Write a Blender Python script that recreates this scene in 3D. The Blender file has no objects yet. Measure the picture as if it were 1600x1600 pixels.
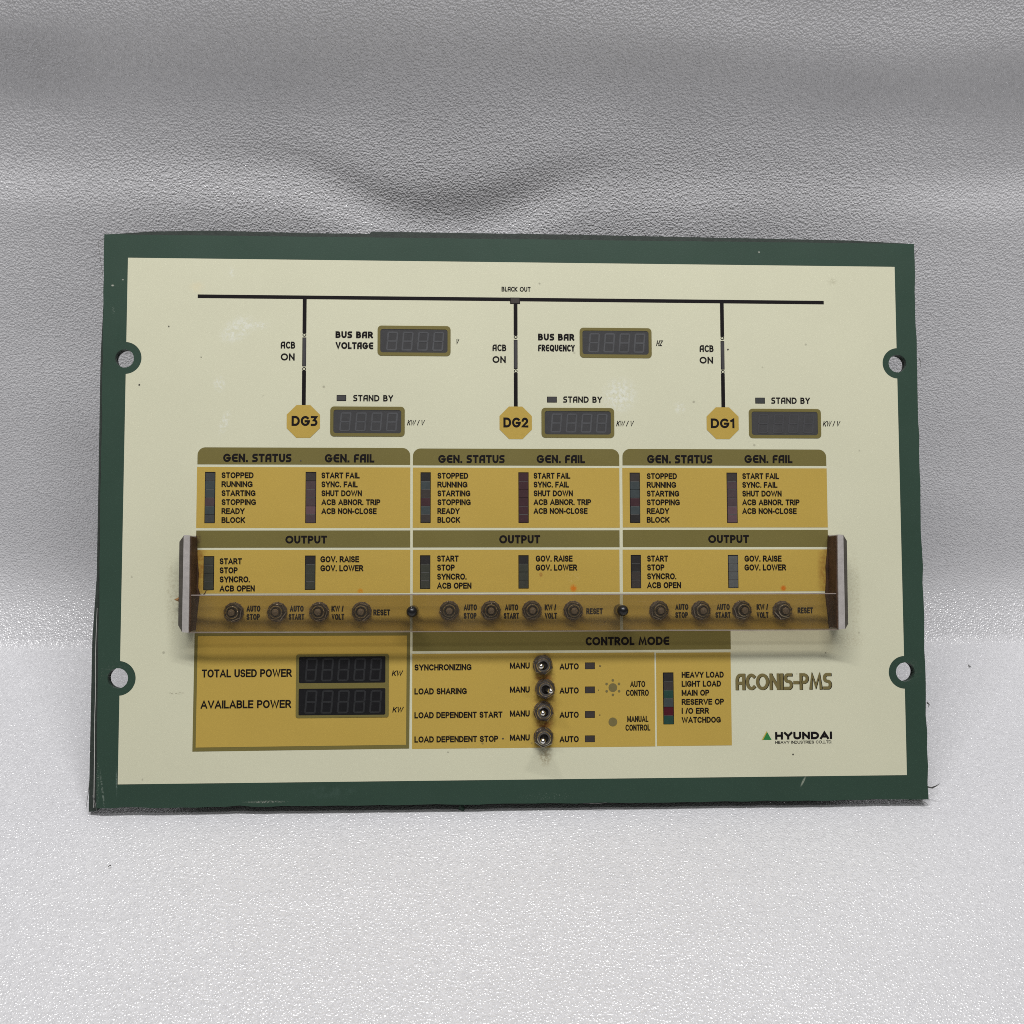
import bpy, bmesh, math, random
from mathutils import Vector, Matrix
from mathutils.geometry import tessellate_polygon

random.seed(7)
scene = bpy.context.scene
R = math.radians

# ------------------------------------------------------------------ camera, world, lamps, exposure
# The panel stands on the floor with its lower edge along world X (lower left corner at the origin),
# leaning back by LEAN.  Panel coordinates: u right, v up along the face, w out of the face (metres).
LEAN = R(30.0)
PANEL = Matrix(((1, 0, 0, 0.0),
                (0, math.sin(LEAN), -math.cos(LEAN), 0.0),
                (0, math.cos(LEAN), math.sin(LEAN), 0.0047),
                (0, 0, 0, 1)))
cam_uvw = Vector((0.15485, 0.09833, 0.46120))
cam_dir = Vector((0.04847821, 0.05932389, -0.99706095)).normalized()
cam_up = Vector((-0.000463, 0.998236, 0.059371)).normalized()
FOCAL = 1650.0 / 1600.0            # focal length in picture widths
rot = PANEL.to_3x3()
zc_ = -(rot @ cam_dir)
xc_ = (rot @ cam_up).cross(zc_).normalized()
yc_ = zc_.cross(xc_)
cam_data = bpy.data.cameras.new('camera')
cam = bpy.data.objects.new('camera', cam_data)
scene.collection.objects.link(cam)
m = Matrix((xc_, yc_, zc_)).transposed().to_4x4()
m.translation = PANEL @ cam_uvw
cam.matrix_world = m
cam_data.sensor_width = 36.0
cam_data.sensor_fit = 'HORIZONTAL'
cam_data.lens = 36.0 * FOCAL
cam_data.clip_start = 0.01
cam_data.clip_end = 50.0
scene.camera = cam

world = bpy.data.worlds.new('World')
scene.world = world
world.use_nodes = True
wbg = world.node_tree.nodes['Background']
wbg.inputs[0].default_value = (1.0, 0.96, 0.925, 1)
wbg.inputs[1].default_value = 0.10

def tube_lamp(name, loc, length, width, power, color):
    d = bpy.data.lights.new(name, 'AREA')
    d.shape = 'RECTANGLE'; d.size = length; d.size_y = width
    d.energy = power; d.color = color
    o = bpy.data.objects.new(name, d)
    scene.collection.objects.link(o)
    o.location = loc
    look = Vector((0.18, 0.05, 0.1)) - Vector(loc)
    o.rotation_euler = look.to_track_quat('-Z', 'Y').to_euler()
    return o
tube_lamp('ceiling_tube', (0.14, -0.20, 1.55), 1.30, 0.045, 20.2, (1.0, 0.99, 0.99))
tube_lamp('ceiling_tube', (0.22, -0.66, 1.40), 1.30, 0.06, 2.8, (1.0, 0.99, 0.99))

scene.view_settings.view_transform = 'Standard'
scene.view_settings.look = 'None'
scene.view_settings.exposure = 0.0
scene.view_settings.gamma = 1.0
scene.view_settings.use_curve_mapping = False
scene.cycles.use_denoising = False
scene.cycles.filter_width = 0.95

# ------------------------------------------------------------------ measuring helpers
CAMP = Matrix((rot.transposed() @ xc_, rot.transposed() @ yc_, rot.transposed() @ zc_))   # camera axes in panel coords

def P(x, y, h=0.0):
    """point of the panel (u, v, h) read off the photograph (1600 px wide)"""
    d = CAMP.transposed() @ Vector(((x - 800) / 1650.0, -(y - 800) / 1650.0, -1.0))
    k = (h - cam_uvw.z) / d.z
    p = cam_uvw + d * k
    return Vector((p.x, p.y, h))

def floor_point(x, y, z=0.0):
    a = cam.matrix_world.translation
    b = PANEL @ P(x, y, 0)
    d = b - a
    k = (z - a.z) / d.z
    return a + d * k

def box(x0, y0, x1, y1, h=0.0):
    """rectangle square to the panel: u0, v0 (bottom), u1, v1 (top)"""
    xm, ym = (x0 + x1) / 2, (y0 + y1) / 2
    return P(x0, ym, h).x, P(xm, y1, h).y, P(x1, ym, h).x, P(xm, y0, h).y

# ------------------------------------------------------------------ materials
def nodes_of(name):
    mt = bpy.data.materials.new(name)
    mt.use_nodes = True
    nt = mt.node_tree
    b = nt.nodes['Principled BSDF']
    return mt, nt, b

def nd(nt, kind, **kw):
    n = nt.nodes.new(kind)
    for k, v in kw.items():
        setattr(n, k, v)
    return n

def srgb(r, g, b):
    f = lambda c: (c / 255 / 12.92) if c / 255 <= 0.04045 else ((c / 255 + 0.055) / 1.055) ** 2.4
    return (f(r), f(g), f(b), 1)

def math_node(nt, op, a, b=None, clamp=False):
    n = nd(nt, 'ShaderNodeMath', operation=op, use_clamp=clamp)
    for i, v in enumerate((a, b)):
        if v is None: continue
        if isinstance(v, (int, float)): n.inputs[i].default_value = v
        else: nt.links.new(v, n.inputs[i])
    return n.outputs[0]

def mix_color(nt, fac, a, b):
    n = nd(nt, 'ShaderNodeMix', data_type='RGBA')
    if isinstance(fac, (int, float)): n.inputs[0].default_value = fac
    else: nt.links.new(fac, n.inputs[0])
    for i, v in ((6, a), (7, b)):
        if isinstance(v, tuple): n.inputs[i].default_value = v
        else: nt.links.new(v, n.inputs[i])
    return n.outputs[2]

def noise(nt, co, scale, detail=2.0, rough=0.5):
    n = nd(nt, 'ShaderNodeTexNoise')
    n.inputs['Scale'].default_value = scale
    n.inputs['Detail'].default_value = detail
    n.inputs['Roughness'].default_value = rough
    nt.links.new(co, n.inputs['Vector'])
    return n.outputs['Fac']

def ramp(nt, v, lo, hi):
    n = nd(nt, 'ShaderNodeMapRange', interpolation_type='SMOOTHSTEP')
    n.inputs['From Min'].default_value = lo
    n.inputs['From Max'].default_value = hi
    nt.links.new(v, n.inputs['Value'])
    return n.outputs['Result']

def patch_mask(nt, co, x, y, rx, ry, soft=0.5, ang=0.0):
    """soft ellipse on the panel around photo point x, y (radii in photo px)"""
    c = P(x, y)
    s = 0.36 / 1280.0
    mp = nd(nt, 'ShaderNodeMapping', vector_type='TEXTURE')
    mp.inputs['Location'].default_value = (c.x, c.y, 0)
    mp.inputs['Rotation'].default_value = (0, 0, R(ang))
    mp.inputs['Scale'].default_value = (rx * s, ry * s, 1)
    nt.links.new(co, mp.inputs['Vector'])
    ln = nd(nt, 'ShaderNodeVectorMath', operation='LENGTH')
    nt.links.new(mp.outputs[0], ln.inputs[0])
    return ramp(nt, ln.outputs['Value'], 1.0, soft)

def film(name, col, rough=0.38, wear_shade=(), grime=0.05, speck=0.0, var=0.04):
    """printed polyester overlay; wear = list of (x, y, rx, ry, angle, colour, noise scale, lo, hi, strength)"""
    mt, nt, b = nodes_of(name)
    co = nd(nt, 'ShaderNodeTexCoord').outputs['Object']
    n1 = noise(nt, co, 22, 3)
    dark = tuple(c * (1 - var * 3) for c in col[:3]) + (1,)
    lite = tuple(min(1, c * (1 + var)) for c in col[:3]) + (1,)
    c = mix_color(nt, n1, dark, lite)
    if grime:
        n2 = ramp(nt, noise(nt, co, 420, 4, 0.65), 0.60, 0.78)
        n3 = ramp(nt, noise(nt, co, 35, 2), 0.42, 0.7)
        g = math_node(nt, 'MULTIPLY', math_node(nt, 'MULTIPLY', n2, n3), grime * 4)
        c = mix_color(nt, g, c, tuple(x * 0.45 for x in col[:3]) + (1,))
    if speck:
        v = nd(nt, 'ShaderNodeTexVoronoi')
        v.inputs['Scale'].default_value = 95
        nt.links.new(co, v.inputs['Vector'])
        sp = ramp(nt, v.outputs['Distance'], 0.075, 0.03)
        sel = ramp(nt, noise(nt, co, 60, 1), 0.56, 0.60)
        c = mix_color(nt, math_node(nt, 'MULTIPLY', math_node(nt, 'MULTIPLY', sp, sel), speck), c, (0.10, 0.085, 0.06, 1))
    for (x, y, rx, ry, ang, wc, ns, lo, hi, st) in wear_shade:
        mk = patch_mask(nt, co, x, y, rx, ry, 0.25, ang)
        nn = ramp(nt, noise(nt, co, ns, 4, 0.7), lo, hi)
        c = mix_color(nt, math_node(nt, 'MULTIPLY', math_node(nt, 'MULTIPLY', mk, nn), st), c, wc)
    nt.links.new(c, b.inputs['Base Color'])
    rv = math_node(nt, 'ADD', math_node(nt, 'MULTIPLY', noise(nt, co, 60, 3), 0.25), rough - 0.1)
    nt.links.new(rv, b.inputs['Roughness'])
    b.inputs['Specular IOR Level'].default_value = 0.22
    bp = nd(nt, 'ShaderNodeBump')
    bp.inputs['Strength'].default_value = 0.10
    bp.inputs['Distance'].default_value = 0.0002
    nt.links.new(noise(nt, co, 1500, 2), bp.inputs['Height'])
    nt.links.new(bp.outputs[0], b.inputs['Normal'])
    return mt

def plain(name, col, rough=0.45, metal=0.0, spec=0.5, scale=300, var=0.25, bump=0.0):
    mt, nt, b = nodes_of(name)
    co = nd(nt, 'ShaderNodeTexCoord').outputs['Object']
    n1 = noise(nt, co, scale, 4, 0.6)
    a_ = tuple(c * (1 - var) for c in col[:3]) + (1,)
    b_ = tuple(min(1, c * (1 + var)) for c in col[:3]) + (1,)
    nt.links.new(mix_color(nt, n1, a_, b_), b.inputs['Base Color'])
    b.inputs['Roughness'].default_value = rough
    b.inputs['Metallic'].default_value = metal
    b.inputs['Specular IOR Level'].default_value = spec
    if bump:
        bp = nd(nt, 'ShaderNodeBump')
        bp.inputs['Strength'].default_value = bump
        bp.inputs['Distance'].default_value = 0.0003
        nt.links.new(noise(nt, co, scale * 3, 3), bp.inputs['Height'])
        nt.links.new(bp.outputs[0], b.inputs['Normal'])
    return mt

WHITE_SCUFF = (0.78, 0.80, 0.72, 1)
RUST = (0.30, 0.10, 0.025, 1)
BROWN = (0.10, 0.055, 0.022, 1)
CREAM = (0.695, 0.690, 0.510, 1)
YELLOW = (0.530, 0.370, 0.080, 1)
OLIVE = (0.190, 0.160, 0.050, 1)
GREEN = (0.038, 0.074, 0.053, 1)
M = {}
M['cream'] = film('cream_overlay', CREAM, 0.36, speck=0.4, grime=0.012, var=0.025, wear_shade=[
    (370, 515, 36, 22, 35, WHITE_SCUFF, 500, 0.40, 0.62, 0.75), (400, 508, 26, 10, 5, WHITE_SCUFF, 700, 0.45, 0.6, 0.6),
    (343, 600, 12, 16, 0, WHITE_SCUFF, 700, 0.45, 0.6, 0.6), (351, 660, 9, 26, -18, WHITE_SCUFF, 800, 0.45, 0.6, 0.6),
    (362, 425, 7, 12, 0, WHITE_SCUFF, 800, 0.45, 0.6, 0.5), (308, 450, 16, 14, 0, (0.74, 0.68, 0.46, 1), 300, 0.3, 0.6, 0.6),
    (968, 618, 36, 34, 30, WHITE_SCUFF, 600, 0.42, 0.58, 0.7), (968, 612, 30, 30, 0, (0.30, 0.29, 0.20, 1), 1500, 0.62, 0.68, 0.7),
    (1062, 637, 12, 12, 0, WHITE_SCUFF, 600, 0.42, 0.6, 0.6), (1300, 440, 10, 8, 0, (0.42, 0.40, 0.27, 1), 900, 0.4, 0.6, 0.5),
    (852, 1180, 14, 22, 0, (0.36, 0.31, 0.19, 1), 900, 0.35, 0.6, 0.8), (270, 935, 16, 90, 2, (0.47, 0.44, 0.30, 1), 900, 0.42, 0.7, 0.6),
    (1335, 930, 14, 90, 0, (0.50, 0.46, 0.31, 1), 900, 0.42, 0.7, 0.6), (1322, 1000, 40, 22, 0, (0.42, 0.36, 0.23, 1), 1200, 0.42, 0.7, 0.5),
    (275, 1083, 16, 3, 0, (0.36, 0.34, 0.24, 1), 900, 0.45, 0.6, 0.8)])
M['yellow'] = film('yellow_overlay', YELLOW, 0.36, speck=0.5, grime=0.03, var=0.03, wear_shade=[
    (896, 919, 7, 8, 0, (0.62, 0.17, 0.012, 1), 500, 0.25, 0.5, 0.95), (1224, 919, 6, 6, 0, (0.55, 0.13, 0.01, 1), 500, 0.25, 0.5, 0.95),
    (563, 924, 6, 6, 0, (0.58, 0.22, 0.01, 1), 500, 0.25, 0.5, 0.9), (845, 898, 4, 5, 0, RUST, 700, 0.3, 0.5, 0.6),
    (896, 902, 14, 10, 20, (0.62, 0.45, 0.16, 1), 1200, 0.5, 0.6, 0.7),
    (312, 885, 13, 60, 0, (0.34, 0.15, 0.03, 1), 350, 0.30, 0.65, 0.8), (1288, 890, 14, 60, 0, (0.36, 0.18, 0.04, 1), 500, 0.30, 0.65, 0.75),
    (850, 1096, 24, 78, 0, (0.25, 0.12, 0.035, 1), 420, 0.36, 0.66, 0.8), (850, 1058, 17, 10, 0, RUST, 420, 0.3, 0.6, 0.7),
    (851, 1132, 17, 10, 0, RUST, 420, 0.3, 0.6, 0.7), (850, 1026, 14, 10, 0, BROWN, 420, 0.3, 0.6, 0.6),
    ] + [(bx_, 961, 24, 22, 0, (0.17, 0.085, 0.03, 1), 420, 0.28, 0.62, 0.65) for bx_ in (363, 431, 497, 564, 702, 767, 832, 897, 1032, 1098, 1162, 1226)])  # halos round the buttons: brown stain with their shadow painted in
M['olive'] = film('olive_overlay', OLIVE, 0.38, grime=0.03, var=0.04, wear_shade=[
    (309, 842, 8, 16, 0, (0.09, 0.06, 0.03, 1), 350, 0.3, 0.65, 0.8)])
M['green'] = film('green_overlay', GREEN, 0.40, grime=0.0, var=0.06, wear_shade=[
    (1255, 1221, 2.2, 11, -28, (0.30, 0.34, 0.27, 1), 900, 0.2, 0.5, 0.9),
    (176, 446, 3, 2, 0, (0.40, 0.42, 0.36, 1), 900, 0.1, 0.4, 0.9), (192, 437, 2, 1.5, 0, (0.40, 0.42, 0.36, 1), 900, 0.1, 0.4, 0.8),
    (177, 484, 3, 8, 0, (0.3, 0.34, 0.30, 1), 2000, 0.55, 0.62, 0.9), (1186, 394, 2, 2, 0, (0.4, 0.42, 0.36, 1), 900, 0.1, 0.4, 0.9),
    (160, 1050, 5, 50, 0, (0.25, 0.28, 0.25, 1), 1600, 0.62, 0.68, 0.8), (152, 1225, 4, 50, 0, (0.22, 0.26, 0.22, 1), 1500, 0.52, 0.62, 0.7),
    (160, 1235, 2, 40, 8, (0.22, 0.27, 0.23, 1), 900, 0.45, 0.6, 0.7), (182, 1222, 1.5, 26, 2, (0.18, 0.24, 0.21, 1), 900, 0.35, 0.6, 0.7),
    (415, 1253, 40, 2.5, 0, (0.30, 0.31, 0.27, 1), 1400, 0.46, 0.58, 0.8), (520, 1238, 70, 14, 0, (0.055, 0.095, 0.075, 1), 300, 0.4, 0.7, 0.7),
    (850, 1245, 60, 9, 0, (0.16, 0.2, 0.17, 1), 1400, 0.58, 0.66, 0.8), (178, 1052, 26, 26, 0, (0.10, 0.12, 0.10, 1), 900, 0.5, 0.7, 0.6),
    (1424, 1048, 22, 24, 0, (0.09, 0.11, 0.09, 1), 900, 0.45, 0.7, 0.6)])
M['ink'] = plain('black_ink', (0.009, 0.007, 0.008), 0.55, spec=0.12, var=0.2)
M['grey_ink'] = plain('grey_lens', (0.062, 0.060, 0.062), 0.35, spec=0.35, var=0.15)
M['bronze_ink'] = plain('bronze_ink', (0.185, 0.150, 0.055), 0.5, spec=0.35, var=0.1)
M['logo_green'] = plain('logo_green', (0.03, 0.22, 0.06), 0.4, spec=0.35, var=0.1)
M['logo_yellow'] = plain('logo_yellow', (0.55, 0.42, 0.06), 0.4, spec=0.35, var=0.1)
M['plate_edge'] = plain('plate_edge', (0.034, 0.045, 0.038), 0.6, spec=0.3, scale=500, var=0.5, bump=0.3)
M['screen'] = plain('display_window', (0.064, 0.064, 0.066), 0.18, spec=0.4, scale=260, var=0.18)
M['screen_dark'] = plain('dark_display_window', (0.013, 0.013, 0.0145), 0.22, spec=0.35, scale=260, var=0.3)
M['segment'] = plain('display_segment', (0.086, 0.088, 0.093), 0.35, spec=0.3, scale=130, var=0.26)
M['segment_faint'] = plain('faint_segment', (0.066, 0.066, 0.070), 0.35, spec=0.3, scale=130, var=0.2)
M['segment_dark'] = plain('dark_display_segment', (0.029, 0.030, 0.032), 0.35, spec=0.3, scale=500, var=0.3)
M['pale_edge'] = plain('film_edge', (0.55, 0.55, 0.52), 0.5, scale=500, var=0.2)
M['sliver'] = plain('film_sliver', (0.11, 0.11, 0.105), 0.5, scale=800, var=0.5)
M['steel'] = plain('tarnished_steel', (0.34, 0.305, 0.275), 0.24, metal=1.0, scale=700, var=0.40, bump=0.08)
M['steel_dark'] = plain('dark_steel', (0.20, 0.16, 0.13), 0.40, metal=0.8, scale=700, var=0.5, bump=0.3)
M['nickel'] = plain('worn_nickel', (0.58, 0.54, 0.50), 0.20, metal=1.0, scale=700, var=0.3, bump=0.05)
M['chrome'] = plain('bright_lever', (0.72, 0.71, 0.70), 0.16, metal=1.0, scale=500, var=0.12)
M['plunger'] = plain('plunger', (0.36, 0.30, 0.25), 0.42, metal=0.6, scale=900, var=0.4, bump=0.2)
M['hole'] = plain('bushing_bore', (0.010, 0.008, 0.007), 0.6, spec=0.2)
M['alu'] = plain('bare_aluminium', (0.43, 0.405, 0.385), 0.6, metal=0.1, scale=350, var=0.28, bump=0.25)
M['bracket_dark'] = plain('dark_bracket', (0.075, 0.068, 0.055), 0.6, spec=0.3, scale=250, var=0.4, bump=0.3)
M['rusty'] = plain('rusty_bracket', (0.075, 0.040, 0.022), 0.7, spec=0.25, scale=220, var=0.8, bump=0.6)
M['rust_flake'] = plain('rust_flake', (0.33, 0.16, 0.05), 0.7, scale=400, var=0.5)
M['rubber'] = plain('black_rubber', (0.008, 0.008, 0.009), 0.32, spec=0.5, scale=600, var=0.3)
for nm, c in {'led_grey': (0.060, 0.063, 0.062), 'led_dark': (0.030, 0.028, 0.027), 'led_slate': (0.055, 0.068, 0.070), 'led_mauve': (0.080, 0.056, 0.060),
              'led_maroon': (0.058, 0.028, 0.032), 'led_red': (0.075, 0.010, 0.018), 'led_teal': (0.022, 0.062, 0.048), 'led_moss': (0.052, 0.054, 0.042),
              'led_umber': (0.052, 0.044, 0.040), 'led_pale': (0.105, 0.110, 0.108), 'led_rose': (0.125, 0.075, 0.085), 'led_gap_glint': (0.17, 0.17, 0.165)}.items():
    M[nm] = plain(nm, c, 0.3, spec=0.4, scale=500, var=0.22)

def acrylic():
    mt, nt, b = nodes_of('smoked_acrylic')
    nt.nodes.remove(b)
    out = nt.nodes['Material Output']
    co = nd(nt, 'ShaderNodeTexCoord').outputs['Object']
    tr = nd(nt, 'ShaderNodeBsdfTransparent'); tr.inputs[0].default_value = (0.80, 0.765, 0.705, 1)   # each of the two faces
    df = nd(nt, 'ShaderNodeBsdfDiffuse'); df.inputs[0].default_value = (0.27, 0.24, 0.195, 1)
    gl = nd(nt, 'ShaderNodeBsdfGlossy'); gl.inputs[0].default_value = (1, 1, 1, 1); gl.inputs[1].default_value = 0.12
    haze = math_node(nt, 'ADD', math_node(nt, 'MULTIPLY', ramp(nt, noise(nt, co, 40, 4, 0.65), 0.35, 0.75), 0.05), 0.018)
    mp = nd(nt, 'ShaderNodeMapping'); mp.inputs['Scale'].default_value = (30, 900, 1); mp.inputs['Rotation'].default_value = (0, 0, 0.12)
    nt.links.new(co, mp.inputs['Vector'])
    scr = ramp(nt, noise(nt, mp.outputs[0], 1.0, 3, 0.6), 0.66, 0.74)
    haze = math_node(nt, 'ADD', haze, math_node(nt, 'MULTIPLY', scr, 0.09))
    m1 = nd(nt, 'ShaderNodeMixShader')
    nt.links.new(haze, m1.inputs[0]); nt.links.new(tr.outputs[0], m1.inputs[1]); nt.links.new(df.outputs[0], m1.inputs[2])
    lw = nd(nt, 'ShaderNodeLayerWeight')
    fr = math_node(nt, 'ADD', math_node(nt, 'MULTIPLY', math_node(nt, 'POWER', lw.outputs['Facing'], 5.0), 0.55), 0.04)
    m2 = nd(nt, 'ShaderNodeMixShader')
    nt.links.new(fr, m2.inputs[0]); nt.links.new(m1.outputs[0], m2.inputs[1]); nt.links.new(gl.outputs[0], m2.inputs[2])
    nt.links.new(m2.outputs[0], out.inputs[0])
    return mt
M['acrylic'] = acrylic()
M['acrylic_edge'] = plain('acrylic_edge', (0.30, 0.25, 0.22), 0.4, scale=150, var=0.35)

def foam():
    mt, nt, b = nodes_of('white_foam')
    co = nd(nt, 'ShaderNodeTexCoord').outputs['Object']
    wob = nd(nt, 'ShaderNodeTexNoise'); wob.inputs['Scale'].default_value = 600
    nt.links.new(co, wob.inputs['Vector'])
    mixv = nd(nt, 'ShaderNodeVectorMath', operation='MULTIPLY_ADD')
    nt.links.new(wob.outputs['Color'], mixv.inputs[0]); mixv.inputs[1].default_value = (0.0010, 0.0010, 0.0010)
    nt.links.new(co, mixv.inputs[2])
    v = nd(nt, 'ShaderNodeTexVoronoi', feature='F1')
    v.inputs['Scale'].default_value = 900
    nt.links.new(mixv.outputs[0], v.inputs['Vector'])
    cell = ramp(nt, v.outputs['Distance'], 0.75, 0.10)           # bead tops
    big = noise(nt, co, 9, 3)
    c = mix_color(nt, big, (0.725, 0.727, 0.748, 1), (0.78, 0.782, 0.80, 1))
    sepc = nd(nt, 'ShaderNodeSeparateColor'); nt.links.new(v.outputs['Color'], sepc.inputs[0])
    thin = math_node(nt, 'MULTIPLY', sepc.outputs[0], 0.30)      # thin and thick bead walls
    c = mix_color(nt, thin, c, (0.52, 0.52, 0.54, 1))
    nt.links.new(c, b.inputs['Base Color'])
    b.inputs['Roughness'].default_value = 0.17
    b.inputs['Specular IOR Level'].default_value = 0.9
    h = math_node(nt, 'ADD', math_node(nt, 'MULTIPLY', cell, 0.55), math_node(nt, 'MULTIPLY', noise(nt, co, 1500, 1, 0.5), 0.60))
    h = math_node(nt, 'ADD', h, math_node(nt, 'MULTIPLY', sepc.outputs[1], 0.25))
    bp = nd(nt, 'ShaderNodeBump')
    bp.inputs['Strength'].default_value = 0.50
    bp.inputs['Distance'].default_value = 0.0009
    nt.links.new(h, bp.inputs['Height'])
    nt.links.new(bp.outputs[0], b.inputs['Normal'])
    return mt
M['foam'] = foam()

# ------------------------------------------------------------------ object helpers
def link(name, mesh, mat, parent=None, loc=None, smooth=False):
    o = bpy.data.objects.new(name, mesh)
    scene.collection.objects.link(o)
    for mm in (mat if isinstance(mat, (list, tuple)) else [mat]):
        mesh.materials.append(mm)
    if parent is not None: o.parent = parent
    if loc is not None: o.location = loc
    if smooth:
        for p in mesh.polygons: p.use_smooth = True
    return o

def mesh_of(verts, faces, name='m'):
    me = bpy.data.meshes.new(name)
    me.from_pydata([tuple(v) for v in verts], [], faces)
    me.update()
    return me

class Geo:
    """collects faces, then links them as one mesh object"""
    def __init__(self): self.v, self.f, self.mi, self.cur = [], [], [], 0
    def add(self, verts, faces):
        n = len(self.v)
        self.v += [tuple(p) for p in verts]
        self.f += [tuple(i + n for i in f) for f in faces]
        self.mi += [self.cur] * len(faces)
    def flat(self, loops, w):
        """flat polygon with holes, loops of (u, v)"""
        l3 = [[Vector((p[0], p[1], 0)) for p in lp] for lp in loops]
        tris = tessellate_polygon(l3)
        pts = [p for lp in l3 for p in lp]
        fs = []
        for t in tris:
            a, b, c = (pts[i] for i in t)
            fs.append(tuple(t) if (b - a).cross(c - a).z > 0 else tuple(reversed(t)))
        self.add([(p.x, p.y, w) for p in pts], fs)
    def slab(self, loops, w0, w1):
        """polygon with holes pulled from w0 up to w1"""
        self.flat(loops, w1)
        n0 = len(self.f)
        self.flat(loops, w0)
        self.f[n0:] = [tuple(reversed(f)) for f in self.f[n0:]]
        for lp in loops:
            n = len(lp)
            vs = [(p[0], p[1], w0) for p in lp] + [(p[0], p[1], w1) for p in lp]
            area = sum(lp[i][0] * lp[(i + 1) % n][1] - lp[(i + 1) % n][0] * lp[i][1] for i in range(n))
            sgn = area > 0
            if lp is not loops[0]: sgn = area > 0
            fs = []
            for i in range(n):
                j = (i + 1) % n
                q = (i, j, n + j, n + i)
                fs.append(q if (sgn == (lp is loops[0])) else tuple(reversed(q)))
            self.add(vs, fs)
    def rect(self, b, w): self.flat([[(b[0], b[1]), (b[2], b[1]), (b[2], b[3]), (b[0], b[3])]], w)
    def lathe(self, prof, n=28, c=(0, 0), cap=True, sides=None):
        """profile [(r, w)...] turned about the w axis"""
        n = sides or n
        vs, fs = [], []
        for (r, w) in prof:
            for k in range(n):
                a = 2 * math.pi * k / n + (math.pi / 6 if sides == 6 else 0)
                vs.append((c[0] + r * math.cos(a), c[1] + r * math.sin(a), w))
        for i in range(len(prof) - 1):
            for k in range(n):
                k2 = (k + 1) % n
                fs.append((i * n + k, i * n + k2, (i + 1) * n + k2, (i + 1) * n + k))
        if cap: fs.append(tuple((len(prof) - 1) * n + k for k in range(n)))
        self.add(vs, fs)
    def tube(self, pts, r, n=10, r1=None):
        pts = [Vector(p) for p in pts]
        vs, fs = [], []
        for i, p in enumerate(pts):
            d = (pts[min(i + 1, len(pts) - 1)] - pts[max(i - 1, 0)]).normalized()
            a = d.orthogonal().normalized(); b = d.cross(a)
            rr = r if r1 is None else r + (r1 - r) * i / (len(pts) - 1)
            for k in range(n):
                t = 2 * math.pi * k / n
                vs.append(p + a * rr * math.cos(t) + b * rr * math.sin(t))
        for i in range(len(pts) - 1):
            for k in range(n):
                k2 = (k + 1) % n
                fs.append((i * n + k, i * n + k2, (i + 1) * n + k2, (i + 1) * n + k))
        fs.append(tuple(reversed(range(n))))
        fs.append(tuple((len(pts) - 1) * n + k for k in range(n)))
        self.add(vs, fs)
    def build(self, name, mat, parent=None, loc=None, smooth=False):
        me = mesh_of(self.v, self.f, name)
        for p, i in zip(me.polygons, self.mi): p.material_index = i
        return link(name, me, mat, parent, loc, smooth)

def circle(c, r, n=48, a0=0.0, a1=2 * math.pi, close=False):
    k = n if not close else n + 1
    return [(c[0] + r * math.cos(a0 + (a1 - a0) * i / n), c[1] + r * math.sin(a0 + (a1 - a0) * i / n)) for i in range(k)]

def round_rect(b, r, n=6, corners=(1, 1, 1, 1)):
    """corners: bottom left, bottom right, top right, top left"""
    u0, v0, u1, v1 = b
    pts = []
    for (cx, cy, a, on) in ((u0, v0, 180, corners[0]), (u1, v0, 270, corners[1]), (u1, v1, 0, corners[2]), (u0, v1, 90, corners[3])):
        if not on:
            pts.append((cx, cy)); continue
        ox = cx + (r if cx == u0 else -r); oy = cy + (r if cy == v0 else -r)
        for i in range(n + 1):
            t = R(a + 90 * i / n)
            pts.append((ox + r * math.cos(t), oy + r * math.sin(t)))
    return pts

PXM = 0.36 / 1283.0            # metres per photo pixel on the panel

# ------------------------------------------------------------------ lettering
def arc(cx, cy, rx, ry, a0, a1, n=14):
    return [(cx + rx * math.cos(R(a0 + (a1 - a0) * i / n)), cy + ry * math.sin(R(a0 + (a1 - a0) * i / n))) for i in range(n + 1)]

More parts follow.
